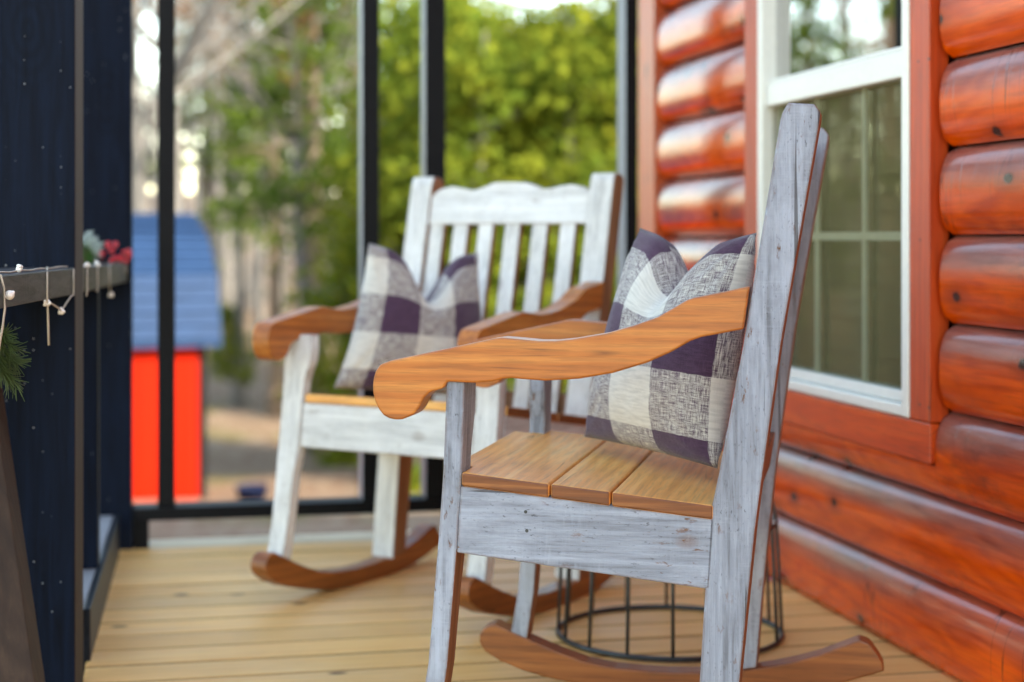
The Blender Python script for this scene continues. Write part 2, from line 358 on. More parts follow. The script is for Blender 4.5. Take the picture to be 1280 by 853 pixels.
def make_cabin():
    root = tag(empty('log_cabin', (W, 4.3, 0)), 'cabin wall of stacked glossy red-orange half logs with a white framed window', 'cabin')
    inv = Matrix.Translation((-W, -4.3, 0))
    def P(b, name, mat, parent=root, **k):
        o = b.build(name, mat, parent, **k)
        if parent is root: o.matrix_parent_inverse = inv
        else: o.matrix_parent_inverse = Matrix.Identity(4)
        return o
    # logs: half-round strips with domed ends; several mesh rows and columns
    def log(b, ya, yb, k, zlo=None, zhi=None, da=.0, db=.0):
        z0, z1 = zs(k)+.0015, zs(k+1)-.0015
        n = 14; prof = []
        for i in range(n+1):
            t = -1+2*i/n
            z = (z0+z1)/2 + t*(z1-z0)/2
            bul = .031*math.sqrt(max(0, 1-abs(t)**2.6)) - .008*max(0, t)**2
            prof.append((z, bul))
        if zhi: prof = [p for p in prof if p[0] <= zhi]+[(zhi, prof[[i for i,p in enumerate(prof) if p[0] <= zhi][-1]][1])]
        ys = [ya, ya+.002, ya+.006, ya+.013, ya+.024]
        m = max(2, int((yb-ya)/.12)); ys += [ya+.024+(yb-ya-.048)*i/m for i in range(1, m)] + [yb-.024, yb-.013, yb-.006, yb-.002, yb]
        if yb-ya < .12: ys = [ya, (ya+yb)/2, yb]
        vs = []
        ph = random.random()*50
        for y in ys:
            ea = 1-da*(1-min(1, (y-ya)/.024))**2.4; eb = 1-db*(1-min(1, (yb-y)/.024))**2.4
            e = min(ea, eb); wv = .0025*noise.noise(Vector((y*1.3, ph, 0)))
            for z, bu in prof:
                zz = z
                vs.append((W + .027 - (bu*e) + wv, y, zz))
        q = len(prof)
        fs = [(j*q+i, j*q+i+1, (j+1)*q+i+1, (j+1)*q+i) for j in range(len(ys)-1) for i in range(q-1)]
        n0 = len(vs)
        back = [(W+.06, y, prof[0][0]) for y in (ya, yb)] + [(W+.06, y, prof[-1][0]) for y in (ya, yb)]
        vs += back
        fs += [tuple([n0] + [i for i in range(q)] + [n0+2]), tuple([n0+1] + [(len(ys)-1)*q+i for i in range(q)] + [n0+3])]
        b.add(vs, fs)
    b = MB(); yEnd = on_wall(822)
    for k in range(0, 16):
        if zs(k+1) < .40:
            log(b, -3, yEnd, k, db=.6)
        elif zs(k) < .44:
            log(b, -3, yR-.004, k, db=0); log(b, yL+.004, yEnd, k)
            log(b, yR-.004, yL+.004, k, zhi=.444)
        elif zs(k) < 2.05:
            log(b, -3, yR-.024, k, db=0); log(b, yL+.006, yEnd, k, da=0, db=0)
        else: log(b, -3, yEnd, k, db=.6)
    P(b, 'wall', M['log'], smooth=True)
    # dark sheathing behind the gaps, and the room behind the window
    b = MB()
    X0, X1 = W+.062, W+.075
    b.box((X0, -3, -.5), (X1, wR-.01, 3.0)); b.box((X0, wL+.01, -.5), (X1, yEnd+.1, 3.0))
    b.box((X0, wR-.01, -.5), (X1, wL+.01, .53)); b.box((X0, wR-.01, 2.05), (X1, wL+.01, 3.0))
    b.box((X1, yEnd+.08, -.5), (X1+6, yEnd+.1, 3.0)); b.box((X1, -3, -.5), (X1+6, -2.98, 3.0)); b.box((X1+6, -3, -.5), (X1+6.02, yEnd+.1, 3.0))
    P(b, 'sheathing', M['sheath'])
    b = MB(); b.box((X1+2.2, -1, 0), (X1+2.22, 5, 2.6)); b.box((X1, -1, 0), (X1+2.2, 5, .01)); b.box((X1, -1, 2.6), (X1+2.2, 5, 2.62))
    b.box((X1, 5, 0), (X1+2.2, 5.02, 2.6)); b.box((X1, -1.02, 0), (X1+2.2, -1, 2.6))
    P(b, 'interior', M['room'])
    # corner board
    b = MB(); b.box((W-.012, yEnd, -.06), (W+.035, on_wall(805), 2.9)); b.box((W-.012, on_wall(805)+.001, -.06), (W+.14, on_wall(805)+.03, 2.9))
    P(b, 'corner_board', M['corner'], bevel=.004)
    # window trim
    zb0, zb1, zt = .4475, .535, 2.06
    for a, c2 in ((yR, wR-.002), (wL+.002, yL)):
        b = MB(); b.box((W-.016, a, .537), (W+.03, c2, zt)); P(b, 'window_trim', M['trim'], bevel=.003)
    b = MB(); b.box((W-.014, yR+.001, zb0), (W+.03, yL-.001, zb1)); P(b, 'window_trim', M['trimY'], bevel=.003)
    b = MB(); b.box((W-.014, yR+.001, zt+.002), (W+.03, yL-.001, zt+.09)); P(b, 'window_trim', M['trimY'], bevel=.003)
    for px_, py_ in ((1148, 77), (1161, 74), (1150, 506), (1161, 510), (1150, 300)):
        y = on_wall(px_, W-.016); d = S_*(W-.016) + C_*y; z = CAMH-(py_-299)*d/FPX
        b = MB(); b.tube([(W-.0150, y, z), (W-.0164, y, z)], .0034, 10); P(b, 'nail', M['wire'])
    # window
    b = MB(); fx0, fx1 = W-.020, W+.07; t = .034
    z0, z1 = .5375, zt-.001
    b.box((fx0, wR, z0), (fx1, wR+t, z1)); b.box((fx0, wL-t, z0), (fx1, wL, z1))
    b.box((fx0+.001, wR+t, z0), (fx1, wL-t, z0+.026)); b.box((fx0+.001, wR+t, z1-t), (fx1, wL-t, z1))
    win = P(b, 'window', M['vinyl'], bevel=.004)
    win.matrix_parent_inverse = inv
    def Q(b, name, mat, **k): o = b.build(name, mat, win, **k); return o
    za, zb = 1.29, 1.362
    b = MB(); b.box((W-.008, wR+t+.001, za), (W+.06, wL-t-.001, zb-.012)); b.box((W-.002, wR+t+.001, zb-.0115), (W+.06, wL-t-.001, zb)); Q(b, 'meeting_rail', M['vinyl'], bevel=.004)
    b = MB(); b.box((W+.002, wR+t+.001, z0+.027), (W+.05, wL-t-.001, z0+.052)); Q(b, 'sash_rail', M['vinyl'], bevel=.003)
    b = MB(); b.box((W+.030, wR+t, z0+.052), (W+.034, wL-t, za)); Q(b, 'pane', M['glassL'])
    b = MB(); b.box((W+.022, wR+t, zb), (W+.026, wL-t, z1-t)); Q(b, 'pane', M['glassU'])
    b = MB(); b.box((W+.012, wR+t+.002, z0+.053), (W+.0125, wL-t-.002, za-.002)); Q(b, 'insect_screen', M['mesh'])
    yw = (wL-wR-2*t)
    for zlo, zhi, zm in ((z0+.052, za, .937), (zb, z1-t, 1.70)):
        b = MB(); xg = W+.0165 if zlo < 1 else W+.028
        for yy in (on_wall(1091, W+.04), on_wall(1031, W+.04), on_wall(985, W+.04)):
            b.box((xg, yy-.009, zlo), (xg+.008, yy+.009, zhi))
        b.box((xg-.001, wR+t, zm-.010), (xg+.009, wL-t, zm+.010))
        Q(b, 'grille', M['muntin'])
    b = MB(); z = z0+.02; i = 0
    while z < za+.55:
        b.add([(W+.078+dx, y, zz) for y in (wR-.02, wL+.02) for dx, zz in ((0, z), (.026, z+.046), (.028, z+.0455), (.002, z-.0005))], [(0,1,5,4),(1,2,6,5),(2,3,7,6),(3,0,4,7),(0,3,2,1),(4,5,6,7)]); z += .044
    
    Q(b, 'window_blind', M['blind'])
    # unseen cabin roof, cut back from the porch to let skylight in
    b = MB()
    prof = [(1.18, 2.96), (5.2, 4.6), (11, 2.3), (11, 2.42), (5.2, 4.75), (1.18, 3.08)]
    b.prism(prof, lambda p, y: Vector((p[0], y, p[1])), -3.4, 5.62)
    P(b, 'roof', M['roofwood'])
    b = MB(); b.box((-.30, -3, 2.16), (-.16, 5.3, 2.36)); P(b, 'porch_beam', M['navy'], bevel=.004)
    return root
M['sheath'] = plain('dark_sheathing', (.045,.014,.010), .9)
M['room'] = plain('room_wall', (.30,.22,.11), .8, .3, 3)
M['corner'] = wood('corner_stain', 'Z', (.40,.062,.016), (.62,.115,.032), (.70,.16,.05), rough=.4, coat=0)
M['blind'] = plain('blind_slat', (.155,.125,.055), .7, .4, 6)
M['roofwood'] = plain('soffit_boards', (.42,.36,.28), .7, .2, 15, axis='Y')
def navy_mat(name='navy_stain', base=(.0022,.0062,.0165), axis='Z', rough=.6):
    m = N(name); c = m.coord()
    n1 = m.noise(m.mapp(c, stretch(axis, .06)), 60, 5, .65, .8); n2 = m.noise(m.mapp(c, stretch(axis, .03)), 200, 3)
    col = m.ramp(n1, [(.3, tuple(x*.45 for x in base)), (.7, tuple(x*1.45 for x in base))])
    sc2 = m.sep(c); pl2 = lambda k: m.n('ShaderNodeCombineXYZ', {0: m.math('ADD', sc2[0], sc2[1]), 1: m.math('MULTIPLY', sc2[2], k)}).outputs[0]
    v = m.n('ShaderNodeTexVoronoi', {'Vector': pl2(.5), 'Scale': 4}, voronoi_dimensions='2D').outputs
    kd = v['Distance']
    rg = m.math('ABSOLUTE', m.math('SUBTRACT', m.math('FRACT', m.math('MULTIPLY', kd, 14)), .5))
    near = m.math('MULTIPLY', m.ramp(kd, [(.1, .35), (.32, 0)]), m.ramp(m.sep(v['Color'])[1], [(.55, 0), (.6, 1)]))
    col = m.mix(m.math('MULTIPLY', near, m.ramp(rg, [(.1, 1), (.35, 0)])), col, tuple(x*.25 for x in base))
    dv = m.n('ShaderNodeTexVoronoi', {'Vector': pl2(.8), 'Scale': 62}, voronoi_dimensions='2D').outputs
    sp = m.math('MULTIPLY', m.ramp(dv['Distance'], [(.05, 1), (.10, 0)]), m.ramp(m.sep(dv['Color'])[0], [(.90, 0), (.93, 1)]))
    sp = m.math('MULTIPLY', sp, m.ramp(m.noise(c, 6, 3), [(.46, 0), (.62, 1)]))
    col = m.mix(m.math('MULTIPLY', sp, .8), col, (.35,.38,.42))
    h = m.math('ADD', n1, m.math('MULTIPLY', n2, .5))
    return m.out(col, rough, m.bump(h, .5, .002), spec=.09)
M['plank'] = plain('light_grey_plank', (.24,.245,.26), .6, .25, 30, axis='Y')  # lighter grey than the navy strip beside it on the bottom rail
M['navy'] = navy_mat(); M['navyY'] = navy_mat('navy_stain_rail', (.015,.019,.026), 'Y', .38)
M['greyrail'] = navy_mat('weathered_rail', (.075,.075,.08), 'Y', .42)
M['rawdark'] = wood('dark_bare_edge', 'Z', (.012,.008,.006), (.036,.022,.014), (.065,.041,.026), rough=.7, coat=0, edge_dark=0)
M['black'] = plain('black_frame_paint', (.004,.005,.007), .5, .2, 30, spec=.12)
M['greyside'] = plain('skylit_frame_side', (.19,.205,.235), .5, .1, 30)  # grey paints the sky's reflection onto the black uprights' side faces
def glass_mat(name, tint, refl=1.0, rough=.0):
    m = N(name)
    tr = m.n('ShaderNodeBsdfTransparent', {'Color': (*tint, 1)})
    gl = m.n('ShaderNodeBsdfGlossy', {'Color': (1, 1, 1, 1), 'Roughness': rough})
    fr = m.n('ShaderNodeFresnel', {'IOR': 1.75})
    f = m.math('MULTIPLY', m.math('ADD', fr.outputs[0], .08), refl, clamp=True)
    mx = m.n('ShaderNodeMixShader', {0: f, 1: tr.outputs[0], 2: gl.outputs[0]})
    m.n('ShaderNodeOutputMaterial', {'Surface': mx.outputs[0]}); return m.m
M['glassL'] = glass_mat('lower_glass', (.82,.84,.74), .22); M['glassU'] = glass_mat('upper_glass', (.26,.31,.33), 2.0)
def screen_mat():
    m = N('insect_screen_mesh')
    tr = m.n('ShaderNodeBsdfTransparent'); df = m.n('ShaderNodeBsdfDiffuse', {'Color': (.20,.17,.085,1)})
    n = m.noise(m.coord(), 300, 1)
    mx = m.n('ShaderNodeMixShader', {0: m.math('ADD', m.math('MULTIPLY', n, .15), .14), 1: tr.outputs[0], 2: df.outputs[0]})
    m.n('ShaderNodeOutputMaterial', {'Surface': mx.outputs[0]}); return m.m
M['mesh'] = screen_mat()
make_cabin()

# ------------------------------------------------------------------ rocking chairs
CW = .68
def make_chair(name, label, side, front, raw, loc, rz, tilt=0, scale=1, skew=0, outer=None):
    """local frame: x forward (s+.2), y left (CW/2-t), z up; t = 0 is the chair's left side"""
    root = tag(empty(name, loc), label, 'rocking chair', 'rocking chairs on the porch')
    root.rotation_euler = (0, tilt, rz); root.scale = (scale,)*3
    P3 = lambda s, t, z: Vector((s+.2, CW/2-t, z))
    outer = outer or side
    mats = lambda ax: [M[side+ax], M[raw+ax], M[outer+ax]]
    def paint(o, rawdirs):
        """faces that look along one of rawdirs are bare wood"""
        me = o.data
        for p in me.polygons:
            for d, th, mi in rawdirs:
                if p.normal.dot(Vector(d)) > th: p.material_index = mi
        return o
    for left in (True, False):
        T = (lambda t: t) if left else (lambda t: CW-t)
        sk = 0 if left else skew
        outdir = (0, 1, 0) if left else (0, -1, 0)
        indir = (0, -1, 0) if left else (0, 1, 0)
        # arm: sawn board on edge, scrolled front end
        top = [(.135,.7138),(.117,.7205),(.033,.7390),(-.064,.7605),(-.079,.7627),(-.095,.7617),(-.143,.7578),(-.17,.758),(-.2006,.7614),(-.2583,.7717),(-.3035,.7852),(-.345,.8000),(-.394,.8290),(-.405,.8325),(-.4548,.8425),(-.497,.8525)]
        bot = [(-.487,.7816),(-.444,.773),(-.418,.768),(-.3994,.7611),(-.3659,.7415),(-.3262,.7237),(-.2698,.7059),(-.2126,.6953),(-.1549,.6908),(-.115,.693),(-.0968,.6944),(-.08,.6925),(-.0671,.6884),(-.0322,.6850),(.0155,.6865),(.0225,.6751),(.0345,.6712),(.0451,.6686),(.0568,.6575),(.0658,.6395),(.0738,.6300),(.0838,.6247),(.0960,.6200),(.1079,.6195),(.1190,.6215),(.129,.6266),(.1370,.6360),(.1441,.6495),(.1475,.664),(.1482,.6785),(.1468,.690),(.1430,.7020)]
        b = MB(); b.prism(top+bot, lambda p, t: P3(p[0]+sk*.3, T(t), p[1]), .0, .056)
        b.build('armrest', M['oakX'], root, bevel=.0035)
        # front leg: narrow from the side, sculpted inner edge from the front
        prof = [(.688,.094),(.65,.097),(.62,.094),(.59,.084),(.565,.077),(.53,.075),(.40,.075),(.365,.073),(.33,.066),(.20,.063),(.02,.062)]
        fx = lambda z: .0295+(.460-z)*.0845 if z < .5 else .0262-(z-.5)*.040
        bx = lambda z: -.0045+(.460-z)*.083 if z < .5 else -.0068-(z-.5)*.036
        b = MB(); vs = []
        for z, wd in prof:
            zz = z
            for s_, t in ((fx(z), .008), (fx(z), wd), (bx(z), wd), (bx(z), .008)): vs.append(P3(s_+sk, T(t), zz if z > .1 else .1015+(s_-.03)*.36))
        n = len(prof)
        fs = [(i*4+k, i*4+(k+1) % 4, (i+1)*4+(k+1) % 4, (i+1)*4+k) for i in range(n-1) for k in range(4)] + [(0,1,2,3), tuple(4*n-1-k for k in range(4))]
        b.add(vs, fs)
        o = b.build('front_leg', mats('Z'), root, bevel=.003)
        rd = [((1,0,0), .8, 0)] if front == 'front' else []
        paint(o, [((-1,0,0), .8, 1)])
        if front == 'side':
            for p in o.data.polygons:
                if p.material_index == 1 and p.center.z > .42: p.material_index = 0
        # rear post: leg and back upright in one bent board
        L_ = [(-.5498,1.1381),(-.546,1.125),(-.4862,.7577),(-.4456,.5408),(-.4306,.469),(-.414,.1974),(-.407,.0605)]
        R_ = [(-.470,.0725),(-.4800,.2011),(-.500,.40),(-.5053,.452),(-.517,.54),(-.5473,.7585),(-.6103,1.124),(-.6116,1.1371),(-.6014,1.1503),(-.5589,1.1536)]
        b = MB(); b.prism(L_+R_, lambda p, t: P3(p[0], T(t), p[1]), .006, .080)
        o = b.build('rear_post', mats('Z'), root, bevel=.003)
        paint(o, [((-1,0,.1), .85, 1)] + ([(indir, .8, 1)] if front == 'front' else []) + ([(outdir, .9, 2)] if outer != side else []))
        # side rail
        b = MB(); b.prism([(-.0066,.508),(-.4395,.467),(-.431,.350),(0,.394)], lambda p, t: P3(p[0]+(sk if p[0] > -.1 else 0), T(t), p[1]), .006, .034)
        o = b.build('side_rail', mats('X'), root, bevel=.0025)
        # rocker
        up = [(.110,.128),(.100,.130),(.034,.1035),(-.03,.080),(-.092,.061),(-.15,.0525),(-.2,.050),(-.26,.049),(-.33,.0525),(-.40,.060),(-.472,.074),(-.52,.0865),(-.566,.1015),(-.641,.134)]
        lo = [(-.660,.128),(-.678,.104),(-.687,.088),(-.690,.0745),(-.655,.062),(-.60,.0435),(-.53,.0255),(-.45,.011),(-.37,.0025),(-.29,0),(-.23,.0005),(-.16,.004),(-.09,.0115),(-.02,.0225),(.04,.0355),(.09,.0535),(.122,.072),(.134,.090),(.133,.108),(.125,.120)]
        b = MB(); b.prism(up+lo, lambda p, t: P3(p[0]+sk, T(t), p[1]), .010, .062)
        b.build('rocker', M['rockX'], root, bevel=.004)
    if front == 'side':
        for s_, z in ((-.120, .468), (-.122, .436)):
            b = MB(); c0_ = P3(s_, .0062, z)
            b.tube([c0_+Vector((0, -.001, 0)), c0_+Vector((0, .0003, 0))], .0030, 12); b.build('screw', M['wire'], root)
    # seat boards
    z_at = lambda s: .532+(s+.007)*.0998
    for i, (s0, s1) in enumerate(((-.160, .024), (-.264, -.164), (-.436, -.268))):
        b = MB()
        if i == 0:
            poly = [(s0, .003), (-.009, .003), (-.009, .082), (s1, .082), (s1, CW-.082), (-.009, CW-.082), (-.009, CW-.003), (s0, CW-.003)]
        else: poly = [(s0, .003), (s1, .003), (s1, CW-.003), (s0, CW-.003)]
        b.prism(poly, lambda p, dz: P3(p[0], p[1], z_at(p[0])+dz), -.0235, random.uniform(-.0008, .0008))
        o = b.build('seat_board', [M['seatY'], M['endY']], root, bevel=.0035)
        paint(o, [((0,1,0), .9, 1), ((0,-1,0), .9, 1)])
    # front and rear rails
    b = MB(); b.prism([(.004,.5085),(.024,.5105),(.030,.396),(.008,.394)], lambda p, t: P3(p[0], t, p[1]), .077, CW-.077)
    b.build('front_rail', M[side+'Y'], root, bevel=.0025)
    b = MB(); b.prism([(-.45,.463),(-.468,.461),(-.462,.35),(-.444,.352)], lambda p, t: P3(p[0], t, p[1]), .080, CW-.080)
    b.build('back_rail', M[raw+'Y'], root, bevel=.0025)
    # back: a shaped crest, six slats, a lower rail
    s_of = lambda z: -.478-(z-.70)*.1595
    px = [(535,250),(540,244),(548,239.5),(562,236),(575,237.5),(591,240),(604,236),(616.7,230.5),(622,229.4),(640,228.6),(660.6,228.4),(668,230),(681,234.8),(693,234),(706,230.5),(720,228.4),(730,229.5),(738,232.5),(745,237)]
    crest = []
    for x, y in px:
        u = (x-535)/210; zz = 1.143-.0025*((y)-(229.7-11.0*u*.95))
        crest.append((.0785+(1-u)*(CW-.157), zz))
    zb = 1.012
    poly = [(CW-.0785, zb)] + crest + [(.0785, zb)]
    b = MB(); b.prism(poly, lambda p, d: P3(s_of(p[1])-.006-d, p[0], p[1]), 0, .030)
    o = b.build('crest_rail', [M[side+'Y'], M[raw+'Y']], root, bevel=.003); paint(o, [((-1,0,0), .8, 1)])
    for u in (.052, .21, .373, .543, .713, .885):
        tc = .08+(1-u)*(CW-.16); b = MB()
        b.prism([(tc-.025, .49), (tc+.025, .49), (tc+.025, zb+.03), (tc-.025, zb+.03)], lambda p, d: P3(s_of(p[1])-.0105-d, p[0], p[1]), 0, .019)
        o = b.build('slat', mats('Z'), root, bevel=.002)
        paint(o, [((-1,0,0), .8, 1), ((0,1,0), .8, 1), ((0,-1,0), .8, 1)])
    b = MB(); b.prism([(.080, .475), (CW-.080, .475), (CW-.080, .545), (.080, .545)], lambda p, d: P3(s_of(p[1])-.030-d, p[0], p[1]), 0, .024)
    b.build('lower_rail', M[raw+'Y'], root, bevel=.0025)
    return root
# near chair: the left side plane runs through P0, the chair's right lies 24 degrees right of the wall direction
P0 = at_depth(570, 600, 2.83)
a = math.radians(24); Lv = Vector((math.sin(a), math.cos(a), 0)); Fv = Vector((-math.cos(a), math.sin(a), 0))
nb = P0 - Fv*.2 + Lv*(CW/2); nb.z = 0
make_chair('rocking_chair', 'near rocking chair with weathered grey painted frame and brown wooden arms, seen from its side', 'grey', 'side', 'raw', nb, math.atan2(Fv.y, Fv.x), skew=-.030)
fx, fy, fh, ft, fs_ = .6783, 4.2216, 3.9677, .0568, .98
make_chair('rocking_chair', 'far rocking chair with white painted slatted back and orange-brown arms, beside the porch screen', 'white', 'front', 'raw', (fx, fy, 0.0), fh, tilt=-ft, scale=fs_, outer='raw')

# ------------------------------------------------------------------ pillows
def check_mat(name, pu, pv, su=.116, sv=.116):
    m = N(name); uv = m.n('ShaderNodeUVMap', None, uv_map='cloth').outputs[0]
    wob = m.noise(uv, 60, 2); s = m.sep(uv)
    U = m.math('ADD', s[0], m.math('MULTIPLY', m.math('SUBTRACT', wob, .5), .003)); V = m.math('ADD', s[1], m.math('MULTIPLY', m.math('SUBTRACT', wob, .5), .003))
    def stripe(x, ph, size):
        fr = m.math('FRACT', m.math('ADD', m.math('DIVIDE', x, size*2), ph))
        return m.math('LESS_THAN', fr, .5)
    du, dv = stripe(U, pu, su), stripe(V, pv, sv)
    warp = m.noise(m.mapp(uv, (1, .045, 1)), 900, 2, .6); weft = m.noise(m.mapp(uv, (.045, 1, 1)), 900, 2, .6)
    tw = m.n('ShaderNodeTexChecker', {'Vector': uv, 'Scale': 620}).outputs['Fac']
    cream, dark = (.72,.68,.60), (.050,.034,.058)
    # threads: warp colour follows u stripes, weft follows v stripes; the weave shows one or the other
    cw = m.mix(du, m.mix(warp, (.62,.58,.52), (.80,.77,.71)), m.mix(m.ramp(warp, [(.3, 0), (.7, 1)]), (.040,.016,.040), (.115,.062,.112)))
    cf = m.mix(dv, m.mix(weft, (.62,.58,.52), (.80,.77,.71)), m.mix(m.ramp(weft, [(.3, 0), (.7, 1)]), (.040,.016,.040), (.115,.062,.112)))
    sel = m.math('ADD', m.math('ADD', m.math('MULTIPLY', m.math('SUBTRACT', tw, .5), .22), m.math('MULTIPLY', m.math('SUBTRACT', warp, weft), 3.4)), .5, clamp=True)
    col = m.mix(sel, cf, cw)
    slub = m.noise(m.mapp(uv, (.15, 1, 1)), 170, 3)
    col = m.mix(1, col, m.ramp(slub, [(.3, .78), (.6, 1)]), 'MULTIPLY')
    h = m.math('ADD', m.math('ADD', warp, weft), m.math('MULTIPLY', tw, .3))
    return m.out(col, .92, m.bump(h, .6, .0012), spec=.15, **{'Sheen Weight': .25, 'Sheen Roughness': .5})
def make_pillow(name, label, BL, BR, TR, TL, thick, mat, chop=.10, size=.45, seed=0):
    """BL..TL seen from the front of the pillow"""
    BL, BR, TR, TL = map(Vector, (BL, BR, TR, TL)); n = 44
    c = (BL+BR+TR+TL)/4; nrm = ((BR-BL)+(TR-TL)).cross((TL-BL)+(TR-BR)).normalized()
    vdir = ((TL-BL)+(TR-BR)).normalized()
    verts = []; uvs = []; idx = {}
    def pt(i, j, side):
        u, v = i/n, j/n; a, b = 2*u-1, 2*v-1
        pin = .085
        uu = .5+a/2*(1-pin*(1-b*b)**1.0*abs(a)**1.5); vv = .5+b/2*(1-(pin if b > 0 else .02)*(1-a*a)*abs(b)**1.5)
        p = BL*(1-uu)*(1-vv)+BR*uu*(1-vv)+TR*uu*vv+TL*(1-uu)*vv
        e = max(0, (1-abs(a)**2.2)*(1-abs(b)**2.2))
        h = thick*e**.52
        g = math.exp(-((a-.05)/.33)**2)*max(0, (v-.45)/.55)**1.5
        p = p - vdir*(chop*g)
        fold = math.exp(-((a-.05)/.16)**2)*max(0, (v-.55)/.45)
        h *= 1-.42*fold
        wr = noise.noise(Vector((u*4.2+seed, v*4.2, side*3)))*.007*e + noise.noise(Vector((u*11+seed, v*9, side*5)))*.0022*min(1, e*4)
        # puckers running in from the corners
        for ca, cb in ((-1,-1),(1,-1),(1,1),(-1,1)):
            da, db = a-ca, b-cb; r = math.hypot(da, db)
            if r < .9: wr += .0035*math.sin(math.atan2(db*-cb, da*-ca)*16)*math.exp(-((r-.35)/.22)**2)
        q = p + nrm*(side*(h+wr*(1 if e > .02 else e/.02)))
        if q.z < BL.z-.012: pass
        return q
    faces = []; fuv = []
    for side in (1, -1):
        for i in range(n+1):
            for j in range(n+1):
                edge = i in (0, n) or j in (0, n)
                key = (i, j, 0 if edge else side)
                if key not in idx: idx[key] = len(verts); verts.append(pt(i, j, 0 if edge else side))
        for i in range(n):
            for j in range(n):
                q = [(i, j), (i+1, j), (i+1, j+1), (i, j+1)]
                if side < 0: q.reverse()
                f = tuple(idx[(x, y, 0 if (x in (0, n) or y in (0, n)) else side)] for x, y in q)
                faces.append(f); fuv += [((x/n)*size+(0 if side > 0 else .3), (y/n)*size) for x, y in q]
    me = bpy.data.meshes.new(name); me.from_pydata(verts, [], faces); me.materials.append(mat)
    uvl = me.uv_layers.new(name='cloth')
    uvl.data.foreach_set('uv', [x for p in fuv for x in p])
    me.polygons.foreach_set('use_smooth', [True]*len(me.polygons))
    cc = c.copy(); cc.z = min(BL.z, BR.z); me.transform(Matrix.Translation(-cc))
    o = bpy.data.objects.new(name, me); COL.objects.link(o); o.location = cc
    return tag(o, label, 'pillow', 'checked pillows on the chairs')
def nearP(s, t, z): p = P0 + Fv*s + Lv*t; p.z = z; return p
make_pillow('throw_pillow', 'checked purple and cream pillow leaning in the near grey rocking chair',
    at_depth(730,546,3.28), at_depth(897,586,2.96), at_depth(946,291,2.96), at_depth(800,285,3.25), .085, check_mat('check_cloth_near', .985, .30, .144, .120), chop=.11)
make_pillow('throw_pillow', 'checked purple and white pillow leaning in the far white rocking chair',
    at_depth(417,485,4.24), at_depth(618,500,4.40), at_depth(598,316,4.44), at_depth(461,304,4.26), .075, check_mat('check_cloth_far', .72, .23, .120, .116), chop=.13, seed=9)

# ------------------------------------------------------------------ railing, posts, screen frame
dir7 = (at_depth(166, 352.7, 5.0)-at_depth(6, 383, 3.2)); dir7.z = 0; dir7.normalize()
nor7 = Vector((-dir7.y, dir7.x, 0))                 # outward (away from the deck)
E2 = at_depth(94, 367, 3.42)
def along(s, o, z): p = E2 + dir7*s + nor7*o; p.z = z; return p
def obox(b, s0, s1, o0, o1, z0, z1, mi=0):
    vs = [along(s, o, z) for z in (z0, z1) for s, o in ((s0,o0),(s1,o0),(s1,o1),(s0,o1))]
    return b.add(vs, [(0,3,2,1),(4,5,6,7),(0,1,5,4),(1,2,6,5),(2,3,7,6),(3,0,4,7)], mi)
# near post
pl = .102
b = MB(); obox(b, 0, pl, 0, .24, -.55, 2.16)
o = b.build('porch_post', [M['navy'], M['rawdark']], bevel=.003)
for p in o.data.polygons:
    if p.normal.dot(-nor7) > .9: p.material_index = 1
tag(o, 'wide dark navy wooden porch post with a raw brown edge, nearest the camera', 'post')
# corner post
c0 = at_depth(165, 299, 4.97)
b = MB(); b.box((c0.x-.17, c0.y, -.55), (c0.x, c0.y+.15, 2.16)); o = b.build('porch_post', M['navy'], bevel=.003)
tag(o, 'dark navy corner post where the porch railing meets the black screen frame', 'post')
# railing
root = tag(empty('porch_railing', (E2.x, E2.y, 0)), 'dark wooden porch railing with flat grey top rail at the left', 'railing')
inv = Matrix.Translation((-E2.x, -E2.y, 0))
def R(b, name, mat, bevel=.003):
    o = b.build(name, mat, root, bevel=bevel); o.matrix_parent_inverse = inv; return o
zr0, zr1 = .816, .871
f0, f1 = along(pl+.002, .002, 0), Vector((c0.x-.012, c0.y-.002, 0)); fd = (f1-f0).normalized(); fn = Vector((-fd.y, fd.x, 0)); fl = (f1-f0).length
zf0 = lambda s: .816-.014*s/fl
def cbox(b, p, q, n, o0, o1, zp, zq):
    vs = [(p if s == 0 else q)+n*o + Vector((0,0,(zp if s == 0 else zq)[k])) for k in (0, 1) for s, o in ((0,o0),(1,o0),(1,o1),(0,o1))]
    b.add(vs, [(0,3,2,1),(4,5,6,7),(0,1,5,4),(1,2,6,5),(2,3,7,6),(3,0,4,7)])
b = MB(); obox(b, -1.5, -.002, 0.0, .14, zr0, zr1); R(b, 'top_rail', M['greyrail'])
b = MB(); cbox(b, f0, f1, fn, 0, .14, (.816, .871), (.802, .857)); R(b, 'top_rail', M['greyrail'])
cA, cB = Vector((-.152, 3.63, 0)), Vector((-.114, 5.08, 0)); cd = (cB-cA).normalized(); cn = Vector((-cd.y, cd.x, 0)); cA = cA+cd*.14
b = MB(); cbox(b, cA, cB-cd*.04, cn, .0, .016, (-.04, .115), (-.04, .115)); R(b, 'bottom_rail', M['navyY'])
b = MB(); cbox(b, cA, cB-cd*.04, cn, .0165, .16, (.06, .1142), (.06, .1142)); R(b, 'bottom_rail', M['plank'])
for y, wd in ((4.226, .075),):
    b = MB(); p = cA+cd*((y-cA.y)/cd.y)
    cbox(b, p, p+cd*.075, cn, .012, .012+wd, (.1155, .803), (.1155, .803)); R(b, 'baluster', M['navy'])
